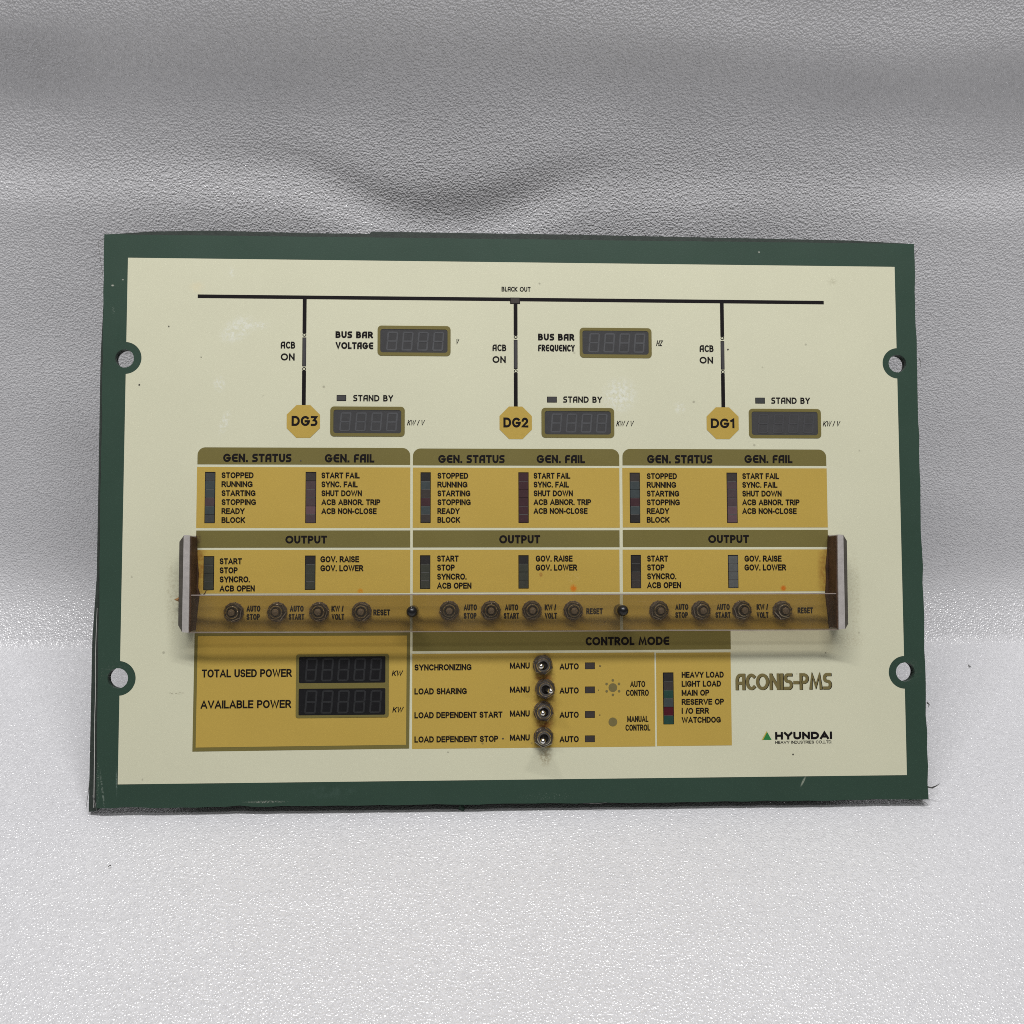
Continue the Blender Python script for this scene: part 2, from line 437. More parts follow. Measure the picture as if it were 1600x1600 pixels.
GLYPH = {   # rounded display capitals: width, centre lines in a unit box
    'A': (0.60, [[(0, 0), (0, 0.58)] + arc(0.5, 0.58, 0.5, 0.42, 180, 90)[1:] + [(1, 1), (1, 0)], [(0, 0.40), (1, 0.40)]]),
    'B': (0.58, [[(0, 0.54), (0.50, 0.54)] + arc(0.55, 0.27, 0.45, 0.27, 90, -90)[1:] + [(0, 0), (0, 1), (0.5, 1)] + arc(0.5, 0.77, 0.38, 0.23, 90, -90)[1:]]),
    'C': (0.60, [arc(0.62, 0.5, 0.62, 0.5, 52, 308, 24)]),
    'D': (0.72, [[(0, 0), (0, 1), (0.42, 1)] + arc(0.42, 0.5, 0.58, 0.5, 90, -90, 18)[1:] + [(0, 0)]]),
    'E': (0.60, [[(1, 1), (0.52, 1)] + arc(0.52, 0.5, 0.52, 0.5, 90, 270, 18)[1:] + [(1, 0)], [(0.05, 0.5), (0.92, 0.5)]]),
    'F': (0.48, [[(0, 0), (0, 0.7)] + arc(0.42, 0.7, 0.42, 0.3, 180, 90, 8)[1:] + [(1, 1)], [(0, 0.46), (0.85, 0.46)]]),
    'G': (0.84, [arc(0.5, 0.5, 0.5, 0.5, 48, 345, 26) + [(1, 0.46), (0.55, 0.46)]]),
    'I': (0.0, [[(0, 0), (0, 1)]]),
    'K': (0.60, [[(0, 0), (0, 1)], [(1, 1), (0.12, 0.5), (1, 0)]]),
    'L': (0.42, [[(0, 1), (0, 0), (1, 0)]]),
    'M': (0.92, [[(0, 0), (0.14, 1), (0.5, 0.12), (0.86, 1), (1, 0)]]),
    'N': (0.66, [[(0, 0), (0, 1)], [(1, 0), (1, 1)], ['n', (0.0, 0.99), (1.0, 0.01)]]),
    'O': (0.90, [arc(0.5, 0.5, 0.5, 0.5, 0, 360, 32)]),
    'P': (0.56, [[(0, 0), (0, 1), (0.45, 1)] + arc(0.5, 0.72, 0.5, 0.28, 90, -90, 14) + [(0.30, 0.44)]]),
    'Q': (0.90, [arc(0.5, 0.5, 0.5, 0.5, 0, 360, 32), [(0.6, 0.25), (0.85, -0.08)]]),
    'R': (0.58, [[(0, 0), (0, 1), (0.45, 1)] + arc(0.5, 0.73, 0.45, 0.27, 90, -90, 14) + [(0.25, 0.46)], [(0.45, 0.46), (1, 0)]]),
    'S': (0.52, [[(0.95, 1), (0.42, 1)] + arc(0.38, 0.76, 0.38, 0.24, 90, 260, 12)[1:] + [(0.68, 0.49)] + arc(0.62, 0.25, 0.38, 0.25, 75, -90, 12) + [(0, 0)]]),
    'T': (0.58, [[(0, 1), (1, 1)], [(0.5, 1), (0.5, 0)]]),
    'U': (0.62, [[(0, 1), (0, 0.42)] + arc(0.5, 0.42, 0.5, 0.42, 180, 360, 16)[1:] + [(1, 1)]]),
    'V': (0.68, [[(0, 1), (0.5, 0), (1, 1)]]),
    'Y': (0.62, [[(0, 1), (0.5, 0.45), (1, 1)], [(0.5, 0.45), (0.5, 0)]]),
    '1': (0.26, [[(0, 0.82), (0.95, 1), (0.95, 0)]]),
    '2': (0.58, [arc(0.48, 0.70, 0.48, 0.30, 170, -35, 16) + [(0.02, 0), (1, 0)]]),
    '3': (0.56, [[(0, 1), (0.92, 1), (0.42, 0.60)] + arc(0.46, 0.30, 0.5, 0.30, 80, -90, 14) + [(0, 0)]]),
    '-': (0.24, [[(0, 0.42), (1, 0.42)]]),
    '.': (0.0, [[(0, 0), (0, 0.001)]]),
}

def stroke_strip(pts, t, cap=True):
    """thick polyline with square ends -> verts, quads"""
    p = []
    for q in pts:
        q = Vector(q)
        if not p or (q - p[-1]).length > 1e-5: p.append(q)
    closed = (p[0] - p[-1]).length < 1e-4 and len(p) > 3
    if closed: p = p[:-1]
    n = len(p)
    if not closed and cap:
        p[0] = p[0] + (p[0] - p[1]).normalized() * t / 2
        p[-1] = p[-1] + (p[-1] - p[-2]).normalized() * t / 2
    vs = []
    for i in range(n):
        if closed: d0, d1 = (p[i] - p[i - 1]).normalized(), (p[(i + 1) % n] - p[i]).normalized()
        else:
            d0 = (p[i] - p[i - 1]).normalized() if i else (p[1] - p[0]).normalized()
            d1 = (p[i + 1] - p[i]).normalized() if i < n - 1 else d0
        n0, n1 = Vector((-d0.y, d0.x)), Vector((-d1.y, d1.x))
        mm = n0 + n1
        if mm.length < 1e-3: mm = n0
        mm.normalize()
        k = min(1.0 / max(mm.dot(n0), 0.3), 1.9) * t / 2
        vs += [p[i] + mm * k, p[i] - mm * k]
    fs = []
    for i in range(n if closed else n - 1):
        j = (i + 1) % n
        fs.append((2 * i + 1, 2 * j + 1, 2 * j, 2 * i))
    return vs, fs

SANS = {   # plain grotesque capitals
    'A': (0.80, [[(0, 0), (0.5, 1.02), (1, 0)], [(0.20, 0.30), (0.80, 0.30)]]),
    'B': (0.64, [[(0, 0.53), (0.52, 0.53)] + arc(0.56, 0.265, 0.44, 0.265, 90, -90)[1:] + [(0, 0), (0, 1), (0.5, 1)] + arc(0.54, 0.765, 0.38, 0.235, 90, -90)[1:]]),
    'C': (0.76, [arc(0.52, 0.5, 0.52, 0.5, 38, 322, 26)]),
    'D': (0.70, [[(0, 0), (0, 1), (0.40, 1)] + arc(0.42, 0.5, 0.58, 0.5, 90, -90, 18)[1:] + [(0, 0)]]),
    'E': (0.58, [[(1, 1), (0, 1), (0, 0), (1, 0)], [(0, 0.52), (0.92, 0.52)]]),
    'F': (0.54, [[(1, 1), (0, 1), (0, 0)], [(0, 0.49), (0.86, 0.49)]]),
    'G': (0.80, [arc(0.5, 0.5, 0.5, 0.5, 40, 325, 26) + [(0.97, 0.18), (0.97, 0.45), (0.56, 0.45)]]),
    'H': (0.66, [[(0, 0), (0, 1)], [(1, 0), (1, 1)], [(0, 0.52), (1, 0.52)]]),
    'I': (0.0, [[(0, 0), (0, 1)]]),
    'K': (0.68, [[(0, 0), (0, 1)], [(0.98, 1.0), (0.0, 0.36)], [(0.34, 0.58), (1.02, 0)]]),
    'L': (0.52, [[(0, 1), (0, 0), (1, 0)]]),
    'M': (0.80, [[(0, 0), (0, 1)], [(1, 0), (1, 1)], ['n', (0.02, 1.0), (0.5, 0.10), (0.98, 1.0)]]),
    'N': (0.66, [[(0, 0), (0, 1)], [(1, 0), (1, 1)], ['n', (0.0, 0.99), (1.0, 0.01)]]),
    'O': (0.82, [arc(0.5, 0.5, 0.5, 0.5, 0, 360, 32)]),
    'P': (0.60, [[(0, 0), (0, 1), (0.5, 1)] + arc(0.55, 0.73, 0.45, 0.27, 90, -90, 14)[1:] + [(0, 0.46)]]),
    'R': (0.66, [[(0, 0), (0, 1), (0.5, 1)] + arc(0.54, 0.74, 0.40, 0.26, 90, -90, 14)[1:] + [(0, 0.48)], [(0.52, 0.46), (1.02, 0)]]),
    'S': (0.62, [arc(0.48, 0.745, 0.44, 0.255, 22, 250, 18) + arc(0.52, 0.255, 0.46, 0.255, 70, -160, 18)]),
    'T': (0.62, [[(0, 1), (1, 1)], [(0.5, 1), (0.5, 0)]]),
    'U': (0.66, [[(0, 1), (0, 0.36)] + arc(0.5, 0.36, 0.5, 0.36, 180, 360, 16)[1:] + [(1, 1)]]),
    'V': (0.76, [[(0, 1), (0.5, 0), (1, 1)]]),
    'W': (1.14, [[(0, 1), (0.25, 0), (0.5, 0.98), (0.75, 0), (1, 1)]]),
    'Y': (0.74, [[(0, 1), (0.5, 0.43), (1, 1)], [(0.5, 0.43), (0.5, 0)]]),
    'Z': (0.62, [[(0, 1), (1, 1), (0, 0), (1, 0)]]),
    '-': (0.22, [[(0, 0.36), (1, 0.36)]]),
    '/': (0.26, [[(0, 0), (1, 1)]]),
    '.': (0.0, [[(0, 0), (0, 0.001)]]),
    ',': (0.05, [[(1, 0), (0, -0.14)]]),
}
def stroke_text(font, g, s, x0, y0, x1, y1, w, t, gap, dx=0.0, dy=0.0, shear=0.0, space=0.42):
    """stroke lettering filling the photo box, stroke width t of the capital height"""
    u0, v0, u1, v1 = box(x0, y0, x1, y1)
    hh = v1 - v0
    want = (u1 - u0) / hh - shear
    chars = [c for c in s if c != ' ']
    nat = sum(font[c][0] for c in chars) + gap * (len(s) - 1) + space * s.count(' ')
    fixed = t * len(chars)
    k = (want - fixed) / nat
    x, strokes = 0.0, []
    for ch in s:
        if ch == ' ':
            x += (space + gap) * k; continue
        gw, paths = font[ch]
        for pth in paths:
            cap = pth[0] != 'n'
            strokes.append((cap, [(x + t / 2 + q_[0] * gw * k, t / 2 + q_[1] * (1 - t)) for q_ in (pth if cap else pth[1:])]))
        x += gw * k + t + gap * k
    for i, (cap, st) in enumerate(strokes):
        vs, fs = stroke_strip(st, t if cap else t * 0.92, cap)
        g.add([(u0 + dx + (q.x + q.y * shear) * hh, v0 + dy + q.y * hh, w + (i % 5) * 4e-6) for q in vs], fs)

def display_text(g, s, x0, y0, x1, y1, w, t=0.20, gap=0.13, dx=0.0, dy=0.0):
    stroke_text(GLYPH, g, s, x0, y0, x1, y1, w, t * 1.1, gap, dx, dy)

def label_text(g, s, x0, y0, x1, y1, w, t=0.20, shear=0.0, gap=0.075):
    stroke_text(SANS, g, s, x0, y0, x1, y1, w, t, gap, shear=shear)

def caption(name, parent, mat, fn, s, *a, **kw):
    g = Geo(); fn(g, s, *a, **kw)
    return g.build(name, mat, parent)

# ------------------------------------------------------------------ the foam sheet (floor swept up into a wall)
def build_foam():
    from mathutils import noise as mn
    NX, dX = 560, 0.0034
    X0 = 0.18 - NX * dX / 2
    rows_f = [-0.55 + 0.68 * i / 150 for i in range(151)]          # floor, Y to 0.13
    NZ, dZ = 190, 0.0030
    def slope(X, Z):
        px_ = 795 + (X - 0.18) / 0.000318
        e = abs((px_ - 690) / 150.0) ** 2.6
        wob = 0.004 * mn.noise(Vector((X * 7, 3.1, 0)))
        zc = 0.2455 - 0.0235 * math.exp(-e) + wob
        dent = math.exp(-abs((px_ - 670) / 265.0) ** 4)
        s = 0.95 * math.exp(-(Z / 0.030) ** 2)
        s += 0.02 * (1 / (1 + math.exp(-(Z - 0.07) / 0.012))) * (1 / (1 + math.exp((Z - 0.215) / 0.01))) + 0.05 * math.exp(-((Z - 0.085) / 0.03) ** 2) - 0.21 * (1 / (1 + math.exp(-(Z - 0.262) / 0.008)))
        up = 0.16 + 0.07 * dent + 0.10 * mn.noise(Vector((X * 11, 0.0, 5.0)))
        s += up * math.exp(-((Z - zc + 0.013) / 0.0105) ** 2)
        s += -(0.03 + 0.08 * dent) * math.exp(-((Z - zc - 0.005) / (0.0060 if px_ < 640 else 0.0085)) ** 2)
        s += 0.10 * math.exp(-((Z - 0.315 - 0.006 * math.sin(X * 14)) / 0.012) ** 2) - 0.06 * math.exp(-((Z - 0.287) / 0.015) ** 2)
        s += 0.05 * mn.noise(Vector((X * 4, Z * 26, 1.7))) + 0.04 * mn.noise(Vector((X * 15, Z * 45, 9.7)))
        return s
    cols = []
    for i in range(NX + 1):
        X = X0 + i * dX
        col = []
        for Y in rows_f:
            z = 0.0011 * mn.noise(Vector((X * 9, Y * 12, 0.3))) + 0.0006 * mn.noise(Vector((X * 24, Y * 30, 4.3)))
            z *= min(1.0, abs(Y - 0.0) / 0.03 + 0.15)
            fold = math.exp(-((Y + 0.041 + 0.004 * math.sin(X * 9)) / 0.0028) ** 2)
            z += 0.00045 * fold * (0.5 + 0.5 * mn.noise(Vector((X * 6, 2, 2))))
            col.append((X, Y, z))
        Yw, Z = 0.13, col[-1][2]
        for j in range(1, NZ + 1):
            Z += dZ
            Yw += slope(X, (j - 0.5) * dZ) * dZ
            col.append((X, Yw, Z))
        # keep the sheet behind the panel's upper edge
        cols.append(col)
    n = len(cols[0])
    vs = [p for c in cols for p in c]
    fs = [(i * n + j, (i + 1) * n + j, (i + 1) * n + j + 1, i * n + j + 1) for i in range(NX) for j in range(n - 1)]
    me = mesh_of(vs, fs, 'foam_backdrop')
    o = link('foam_backdrop', me, M['foam'], smooth=True)
    o['kind'] = 'structure'
    o['label'] = 'white pebbled foam sheet swept up from floor to wall behind the panel'
    sd = o.modifiers.new('thickness', 'SOLIDIFY'); sd.thickness = 0.004; sd.offset = -1
    return o
build_foam()

# ------------------------------------------------------------------ the control panel
root = bpy.data.objects.new('control_panel', None)
scene.collection.objects.link(root)
root.empty_display_size = 0.05
root.matrix_world = PANEL
root['label'] = 'cream and yellow generator control panel with dark green border, leaning on white foam'
root['category'] = 'control panel'

W1, W2, W3, W4 = 0.00005, 0.00010, 0.00016, 0.00022     # ink layers above the plate

# plate
TL, TR, BR, BL = P(163, 366), P(1428, 381), P(1451, 1249), P(150, 1263)
holes = [((194.6, 560), 14.3, (195.5, 559.3), 25), ((1402.3, 568), 14.4, (1402.5, 567.8), 24.6), ((1414.6, 1050), 15, (1413.5, 1050.5), 25.6), ((184.0, 1060), 15.3, (184.5, 1060), 26.3)]
hole_c = [(P(*h[0]), h[1] * PXM) for h in holes]
def ragged(a, b, n, amp):
    pts = []
    for i in range(n):
        t = i / n
        p = a + (b - a) * t
        d = (b - a).normalized(); nn = Vector((-d.y, d.x, 0))
        p = p + nn * ((random.uniform(-1, 1) * amp + (random.uniform(0.8, 1.6) * amp if random.random() < 0.08 else 0)) if i else 0)
        pts.append((p.x, p.y))
    return pts
outline = ragged(BL, BR, 60, 0.00022) + ragged(BR, TR, 34, 0.00026) + ragged(TR, TL, 50, 0.00008) + ragged(TL, BL, 40, 0.00014)
g = Geo()
g.slab([outline] + [circle((c.x, c.y), r) for c, r in hole_c], -0.0022, 0.0)
g.build('face_plate', M['green'], root)
H = -0.0030
back = [P(139.5, 1268, H), P(152, 1267, H), P(160, 1259, H), P(700, 1251, H), P(1425, 1244, H), P(1447, 1242, H), P(1425, 382, H), P(1330, 376.5, H), P(900, 367.5, H), P(580, 362.5, H), P(578, 366, H), P(480, 365, H), P(330, 361, H), P(240, 362.5, H), P(168, 367, H), P(158, 560, H), P(152, 900, H), P(145, 1000, H)]
g = Geo()
g.slab([[(p.x, p.y) for p in back]] + [circle((c.x, c.y), r * 1.02) for c, r in hole_c], -0.0046, -0.0023)
g.build('back_plate', M['plate_edge'], root)
g = Geo(); g.slab([[(0.03, 0.010), (0.33, 0.010), (0.33, 0.20), (0.03, 0.20)]], -0.0250, -0.0047)
g.build('rear_housing', M['plate_edge'], root)

# cream printed field with the notches round the four holes
cb = [P(200, 402.7), P(1397.7, 417), P(1417, 1211), P(184, 1225.6)]
u0 = (cb[0].x + cb[3].x) / 2; u1 = (cb[1].x + cb[2].x) / 2
v1 = (cb[0].y + cb[1].y) / 2; v0 = (cb[2].y + cb[3].y) / 2
pts = [(u0, v0), (u1, v0)]
def notch(hc, r, uedge, side, up):
    c = P(*hc); r *= PXM
    dx = uedge - c.x
    a = math.acos(max(-1, min(1, dx / r)))
    if side < 0:   # right edge of field, arc bulges left; going up
        return circle((c.x, c.y), r, 30, -a, -(2 * math.pi - a), True)
    return circle((c.x, c.y), r, 30, a, -a, True)
pts += notch(holes[2][2], holes[2][3], u1, -1, True)
pts += notch(holes[1][2], holes[1][3], u1, -1, True)
pts += [(u1, v1), (u0, v1)]
pts += notch(holes[0][2], holes[0][3], u0, 1, False)
pts += notch(holes[3][2], holes[3][3], u0, 1, False)
g = Geo(); g.flat([pts], W1)
g.build('cream_overlay', M['cream'], root)

# peeling film along the left edge and slivers at the corners
g = Geo()
line = [(151.5, 950), (150, 985), (148.5, 1030), (148.8, 1080), (147.5, 1120), (147, 1180), (146, 1262)]
a = [P(x, y, -0.0021) for x, y in line]; b = [P(x + 0.9 + 0.5 * math.sin(y * 0.07), y, -0.0020) for x, y in line]
g.add(a + b, [(i, i + len(a), i + len(a) + 1, i + 1) for i in range(len(a) - 1)])
g.build('peeling_film_edge', M['pale_edge'], root)
for path, wd in (([(1447, 1229, -.002), (1456, 1231, -.001), (1462, 1228.5, .001), (1469, 1224, .003)], 0.0006), ([(1420, 1250, -.002), (1436, 1250.5, -.001), (1446, 1254, 0), (1450.5, 1259, .001)], 0.00022),
                 ([(141, 1215, -.003), (138, 1238, -.002), (134.5, 1262, 0)], 0.00022), ([(1428, 398, -.001), (1432, 394, .001), (1438, 386, .003)], 0.00018), ([(145, 1243, 0.0), (149, 1256, .001), (151, 1268, .002)], 0.0002),
                 ([(1436, 560, -.001), (1439, 566, .0005), (1438, 574, .001)], 0.00022), ([(1449, 1098, -.001), (1452, 1101, .001), (1450, 1106, .001)], 0.0004), ([(905, 1254, -.001), (930, 1256, .0), (948, 1254, .001)], 0.00018),
                 ([(163.5, 372, -.002), (153, 378, -.001), (156, 400, 0.0), (161, 430, -.001)], 0.00016)):
    g = Geo(); q = [P(*t) for t in path]
    g.tube(q, wd, 6, 0.00006)
    g.build('film_sliver', M['sliver'], root)

# printed mimic diagram: bus bar and three feeders
def line_box(xc, y0, y1, wd=6.0): return box(xc - wd / 2, y0, xc + wd / 2, y1)
g = Geo()
p, q = P(309, 463), P(1287, 472.8); vm = (p.y + q.y) / 2; th = 2.85 * PXM
g.rect((p.x, vm - th, q.x, vm + th), W2)
feeders = [(476, 474.9, 464, 520.5, 523.2, 527.3, 572.5, 576.5, 579, 634), (805.4, 806, 468, 524, 526.6, 531, 576.5, 580, 582.7, 637), (1128, 1129.8, 471, 526, 528.5, 533, 577.5, 581, 583.5, 638)]
for (xa, xb, ya, yb, c1, ga, gb, c2, yc, yd) in feeders:
    um = (P(xa, ya).x + P(xb, yd).x) / 2
    hw = 3.0 * PXM
    for (s0, s1) in ((ya, yb), (yc, yd)):
        g.rect((um - hw, P(xa, s1).y, um + hw, P(xa, s0).y), W2 + 1e-5)
    for cy in (c1, c2):
        c = (um, P(xa, cy).y)
        g.flat([circle(c, 2.9 * PXM, 20), list(reversed(circle(c, 1.7 * PXM, 20)))], W2 + 2e-5)
mimic = g.build('mimic_diagram', M['ink'], root)
for (xa, xb, ya, yb, c1, ga, gb, c2, yc, yd) in feeders:
    um = (P(xa, ya).x + P(xb, yd).x) / 2
    g = Geo(); g.rect((um - 3.0 * PXM, P(xa, gb).y, um + 3.0 * PXM, P(xa, ga).y), W2)
    f = g.build('breaker_indicator', M['ink'], root)
    g = Geo(); g.rect((um - 2.0 * PXM, P(xa, gb - 1).y, um + 2.3 * PXM, P(xa, ga + 1).y), W3)
    g.build('lens', M['grey_ink'], f)

def lamp(name, x0, y0, x1, y1, mat, rim=0.9):
    g = Geo(); g.rect(box(x0, y0, x1, y1), W2 + 2e-5)
    f = g.build(name, M['ink'], root)
    g = Geo(); g.rect(box(x0 + rim, y0 + rim, x1 - rim, y1 - rim), W3 + 2e-5)
    g.build('lens', mat, f)
lamp('blackout_indicator', 797, 465, 812.5, 475, M['led_umber'], 1.0)
lamp('standby_indicator', 526, 617.3, 541, 626.6, M['grey_ink'])
lamp('standby_indicator', 854.7, 619.8, 870, 629, M['grey_ink'])
lamp('standby_indicator', 1180, 621.4, 1195, 630.6, M['led_grey'])
for y in (1035, 1072.6, 1111, 1149):
    lamp('auto_indicator', 914, y, 929.4, y + 10.6, M['led_umber'], 0.6)

# generator badges
for s, xa, ya, xb, yb, t in (('DG3', 448, 633, 500, 684, (455.7, 650, 496.5, 665.6)), ('DG2', 780.5, 635.3, 831, 686, (786.5, 652.5, 825.5, 668)), ('DG1', 1104, 636.5, 1154, 686, (1110.5, 654, 1147.5, 669))):
    b = box(xa, ya, xb, yb); k = (b[2] - b[0]) * 0.293; k2 = (b[3] - b[1]) * 0.293
    g = Geo()
    g.flat([[(b[0] + k, b[1]), (b[2] - k, b[1]), (b[2], b[1] + k2), (b[2], b[3] - k2), (b[2] - k, b[3]), (b[0] + k, b[3]), (b[0], b[3] - k2), (b[0], b[1] + k2)]], W3)
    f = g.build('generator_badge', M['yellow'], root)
    g = Geo(); display_text(g, s, *t, W4, t=0.20, gap=0.10)
    g.build('lettering', M['ink'], f)

# diagram lettering
for (xa, xb, ya, yb, yc, yd) in ((438.7, 461.3, 533.8, 544.6, 552.2, 563.2), (769.5, 791, 538.4, 548.6, 556.6, 567), (1093, 1114.8, 539.5, 550, 557.6, 568)):
    caption('caption', mimic, M['ink'], display_text, 'ACB', xa, ya, xb, yb, W3, t=0.175, gap=0.13)
    caption('caption', mimic, M['ink'], display_text, 'ON', xa, yc, xb - 0.8, yd, W3, t=0.185, gap=0.13)
for s, xa, ya, xb, yb, t, gp in (('BLACK OUT', 783.7, 448.3, 829, 455.6, 0.16, 0.12), ('BUS BAR', 524.3, 517.9, 582.8, 528.3, 0.23, 0.13), ('VOLTAGE', 524.5, 534.8, 583.3, 545.4, 0.215, 0.10),
                                 ('BUS BAR', 840.7, 521.6, 897.3, 532, 0.23, 0.13), ('FREQUENCY', 840.7, 538.7, 898, 549, 0.19, 0.10)):
    caption('caption', mimic, M['ink'], display_text, s, xa, ya, xb, yb, W3, t=t, gap=gp)
for (xa, xb, ya, yb) in ((552, 614.2, 617.3, 627), (880, 940.5, 619.6, 629.2), (1205, 1265.3, 621.2, 630.9)):
    caption('caption', mimic, M['ink'], display_text, 'STAND BY', xa, ya, xb, yb, W3, t=0.18, gap=0.14)
caption('caption', mimic, M['ink'], label_text, 'V', 711.7, 530, 717.6, 538, W3, 0.15, 0.22)
caption('caption', mimic, M['ink'], label_text, 'HZ', 1025, 532, 1036, 540.6, W3, 0.14, 0.22)
for (xa, xb, ya, yb) in ((636, 664, 656.4, 664.6), (962.7, 990.6, 657.6, 666), (1285.3, 1313, 658, 666.3)):
    caption('caption', mimic, M['ink'], label_text, 'KW / V', xa, ya, xb, yb, W3, 0.135, 0.22)

# numeric displays
SEG = {'a': ((0, 1), (1, 1)), 'b': ((1, 1), (1, 0.5)), 'c': ((1, 0.5), (1, 0)), 'd': ((0, 0), (1, 0)), 'e': ((0, 0.5), (0, 0)), 'f': ((0, 1), (0, 0.5)), 'g': ((0, 0.5), (1, 0.5))}
def digits(par, x0, y0, x1, y1, pats, w, mat, tk=0.10):
    b = box(x0, y0, x1, y1)
    n = len(pats); cell = (b[2] - b[0]) / n; hh = b[3] - b[1]
    for i, pt in enumerate(pats):
        if not pt: continue
        g = Geo(); k = 0
        for sname in pt:
            (xa, ya), (xb, yb) = SEG[sname]
            def tr(x, y): return Vector((b[0] + (i + 0.17 + 0.60 * x + 0.10 * y) * cell, b[1] + y * hh))
            A, B = tr(xa, ya), tr(xb, yb); d = (B - A).normalized()
            A, B = A + d * hh * 0.05, B - d * hh * 0.05
            vs, fs = stroke_strip([A, B], hh * tk)
            g.add([(q.x, q.y, w + k * 3e-6) for q in vs], fs); k += 1
        g.build('digit', mat, par)
def display(bz, wins, dark, pats, seg=None):
    lift = 0.00012 if dark else 0.0
    g = Geo()
    hol = [list(reversed(round_rect(box(*wn), 1.6 * PXM if dark else 4 * PXM))) for wn in wins]
    g.slab([round_rect(box(*bz), 3.5 * PXM if dark else 6 * PXM)] + hol, W1, W3 + 8e-5 + lift)
    f = g.build('numeric_display', M['olive'], root)
    for wn, pt in zip(wins, pats):
        g = Geo(); g.flat([round_rect(box(wn[0] - 0.5, wn[1] - 0.5, wn[2] + 0.5, wn[3] + 0.5), 4 * PXM)], W2 + lift)
        g.build('screen', M['screen_dark'] if dark else M['screen'], f)
        if pt: digits(f, wn[0] + 6, wn[1] + (4 if dark else 5), wn[2] - 3, wn[3] - (4 if dark else 4), pt, W3 + lift, M['segment_dark'] if dark else (seg or M['segment']), 0.085)
E8 = 'abcdefg'
display((590, 509.3, 704, 556), [(594.3, 514.6, 699.3, 551)], False, [(E8,) * 4])
display((905.7, 512.6, 1018, 559.2), [(910, 517, 1013.3, 554)], False, [(E8,) * 4])
display((516, 635.4, 632.4, 682), [(521, 640.6, 627, 677)], False, [(E8,) * 4])
display((846, 637.5, 959.6, 684), [(851, 642.4, 954.3, 679)], False, [(E8,) * 4])
display((1170, 639, 1282.6, 684.6), [(1174.3, 643.4, 1277.5, 680)], False, [(E8,) * 4], M['segment_faint'])

# three generator sections
secs = [
    dict(x=(308.7, 641, 307.3, 641, 306.5, 641, 305, 640.5), y=(699.5, 726, 730, 825, 828.9, 855.7, 859.2, 927, 930.6, 986), st=(348.8, 455.5, 709, 722), fl=(507.5, 585, 709.6, 722.6), out=(446, 511, 837, 849.2),
         l=(346.3, 738, 14.0, (396.3, 395, 399.5, 400.2, 382.4, 383)), f=(502.3, 738.3, 13.95, (562, 559, 565.5, 594.3, 588.6)),
         o=(343.3, 872.2, 14.15, (378, 371.5, 390.6, 398.2)), g=(500.7, 869, 14, (561.2, 567.6)),
         b=((320, 336.3, 737.4, 817.3), (477.3, 494, 737.4, 817.3), (318, 334.6, 869, 922), (476.5, 493, 868, 921.5)),
         c=(('led_grey', 'led_slate', 'led_slate', 'led_mauve', 'led_slate', 'led_grey'), ('led_umber', 'led_mauve', 'led_mauve', 'led_mauve', 'led_rose', 'led_mauve'), ('led_moss',) * 4, ('led_dark', 'led_moss', 'led_moss', 'led_moss'))),
    dict(x=(645.2, 967.5, 645, 968, 645, 968, 644.6, 968.5), y=(701.3, 727.5, 731, 824.6, 828.6, 855.2, 858.9, 925.4, 929, 985), st=(684.8, 788.5, 711, 723.5), fl=(838.5, 914, 711, 723.6), out=(780, 844, 836.2, 849),
         l=(683.5, 738.8, 13.8, (731.5, 730.5, 735, 735.6, 718.2, 718.8)), f=(833.7, 738.8, 13.75, (891, 889, 895, 923.5, 918)),
         o=(683, 868, 14.1, (716.5, 710.5, 729, 736.6)), g=(837, 868, 14, (894.6, 901.6)),
         b=((657, 673, 738, 817), (810, 826, 738, 817), (656.3, 672.4, 867.6, 920), (810, 826, 867.5, 919.5)),
         c=(('led_dark', 'led_slate', 'led_umber', 'led_maroon', 'led_slate', 'led_umber'), ('led_maroon', 'led_maroon', 'led_maroon', 'led_maroon', 'led_maroon', 'led_maroon'), ('led_dark', 'led_moss', 'led_moss', 'led_moss'), ('led_dark', 'led_moss', 'led_moss', 'led_moss'))),
    dict(x=(972.5, 1290.8, 972.6, 1292.4, 973, 1293.6, 973.4, 1295), y=(702, 727.6, 731.5, 824.2, 828, 854.7, 858.6, 924.3, 928, 983), st=(1011, 1113, 711, 724), fl=(1163, 1238, 711, 723.6), out=(1106.5, 1170, 836, 848.4),
         l=(1010.5, 739.4, 13.65, (1057.5, 1056.5, 1061.2, 1062.2, 1045.5, 1046)), f=(1159.6, 739.4, 13.65, (1217, 1214.5, 1221, 1249, 1244.6)),
         o=(1011, 868, 13.85, (1043.6, 1038, 1056.6, 1064)), g=(1163, 868, 13.8, (1221, 1228)),
         b=((984, 1000, 738.5, 817), (1135.5, 1152, 738.5, 817), (985.6, 1001.5, 867, 919), (1137.5, 1153.4, 867, 918.6)),
         c=(('led_umber', 'led_slate', 'led_slate', 'led_maroon', 'led_slate', 'led_dark'), ('led_umber', 'led_mauve', 'led_mauve', 'led_mauve', 'led_rose', 'led_rose'), ('led_dark', 'led_dark', 'led_umber', 'led_umber'), ('led_pale', 'led_pale', 'led_pale', 'led_pale'))),
]
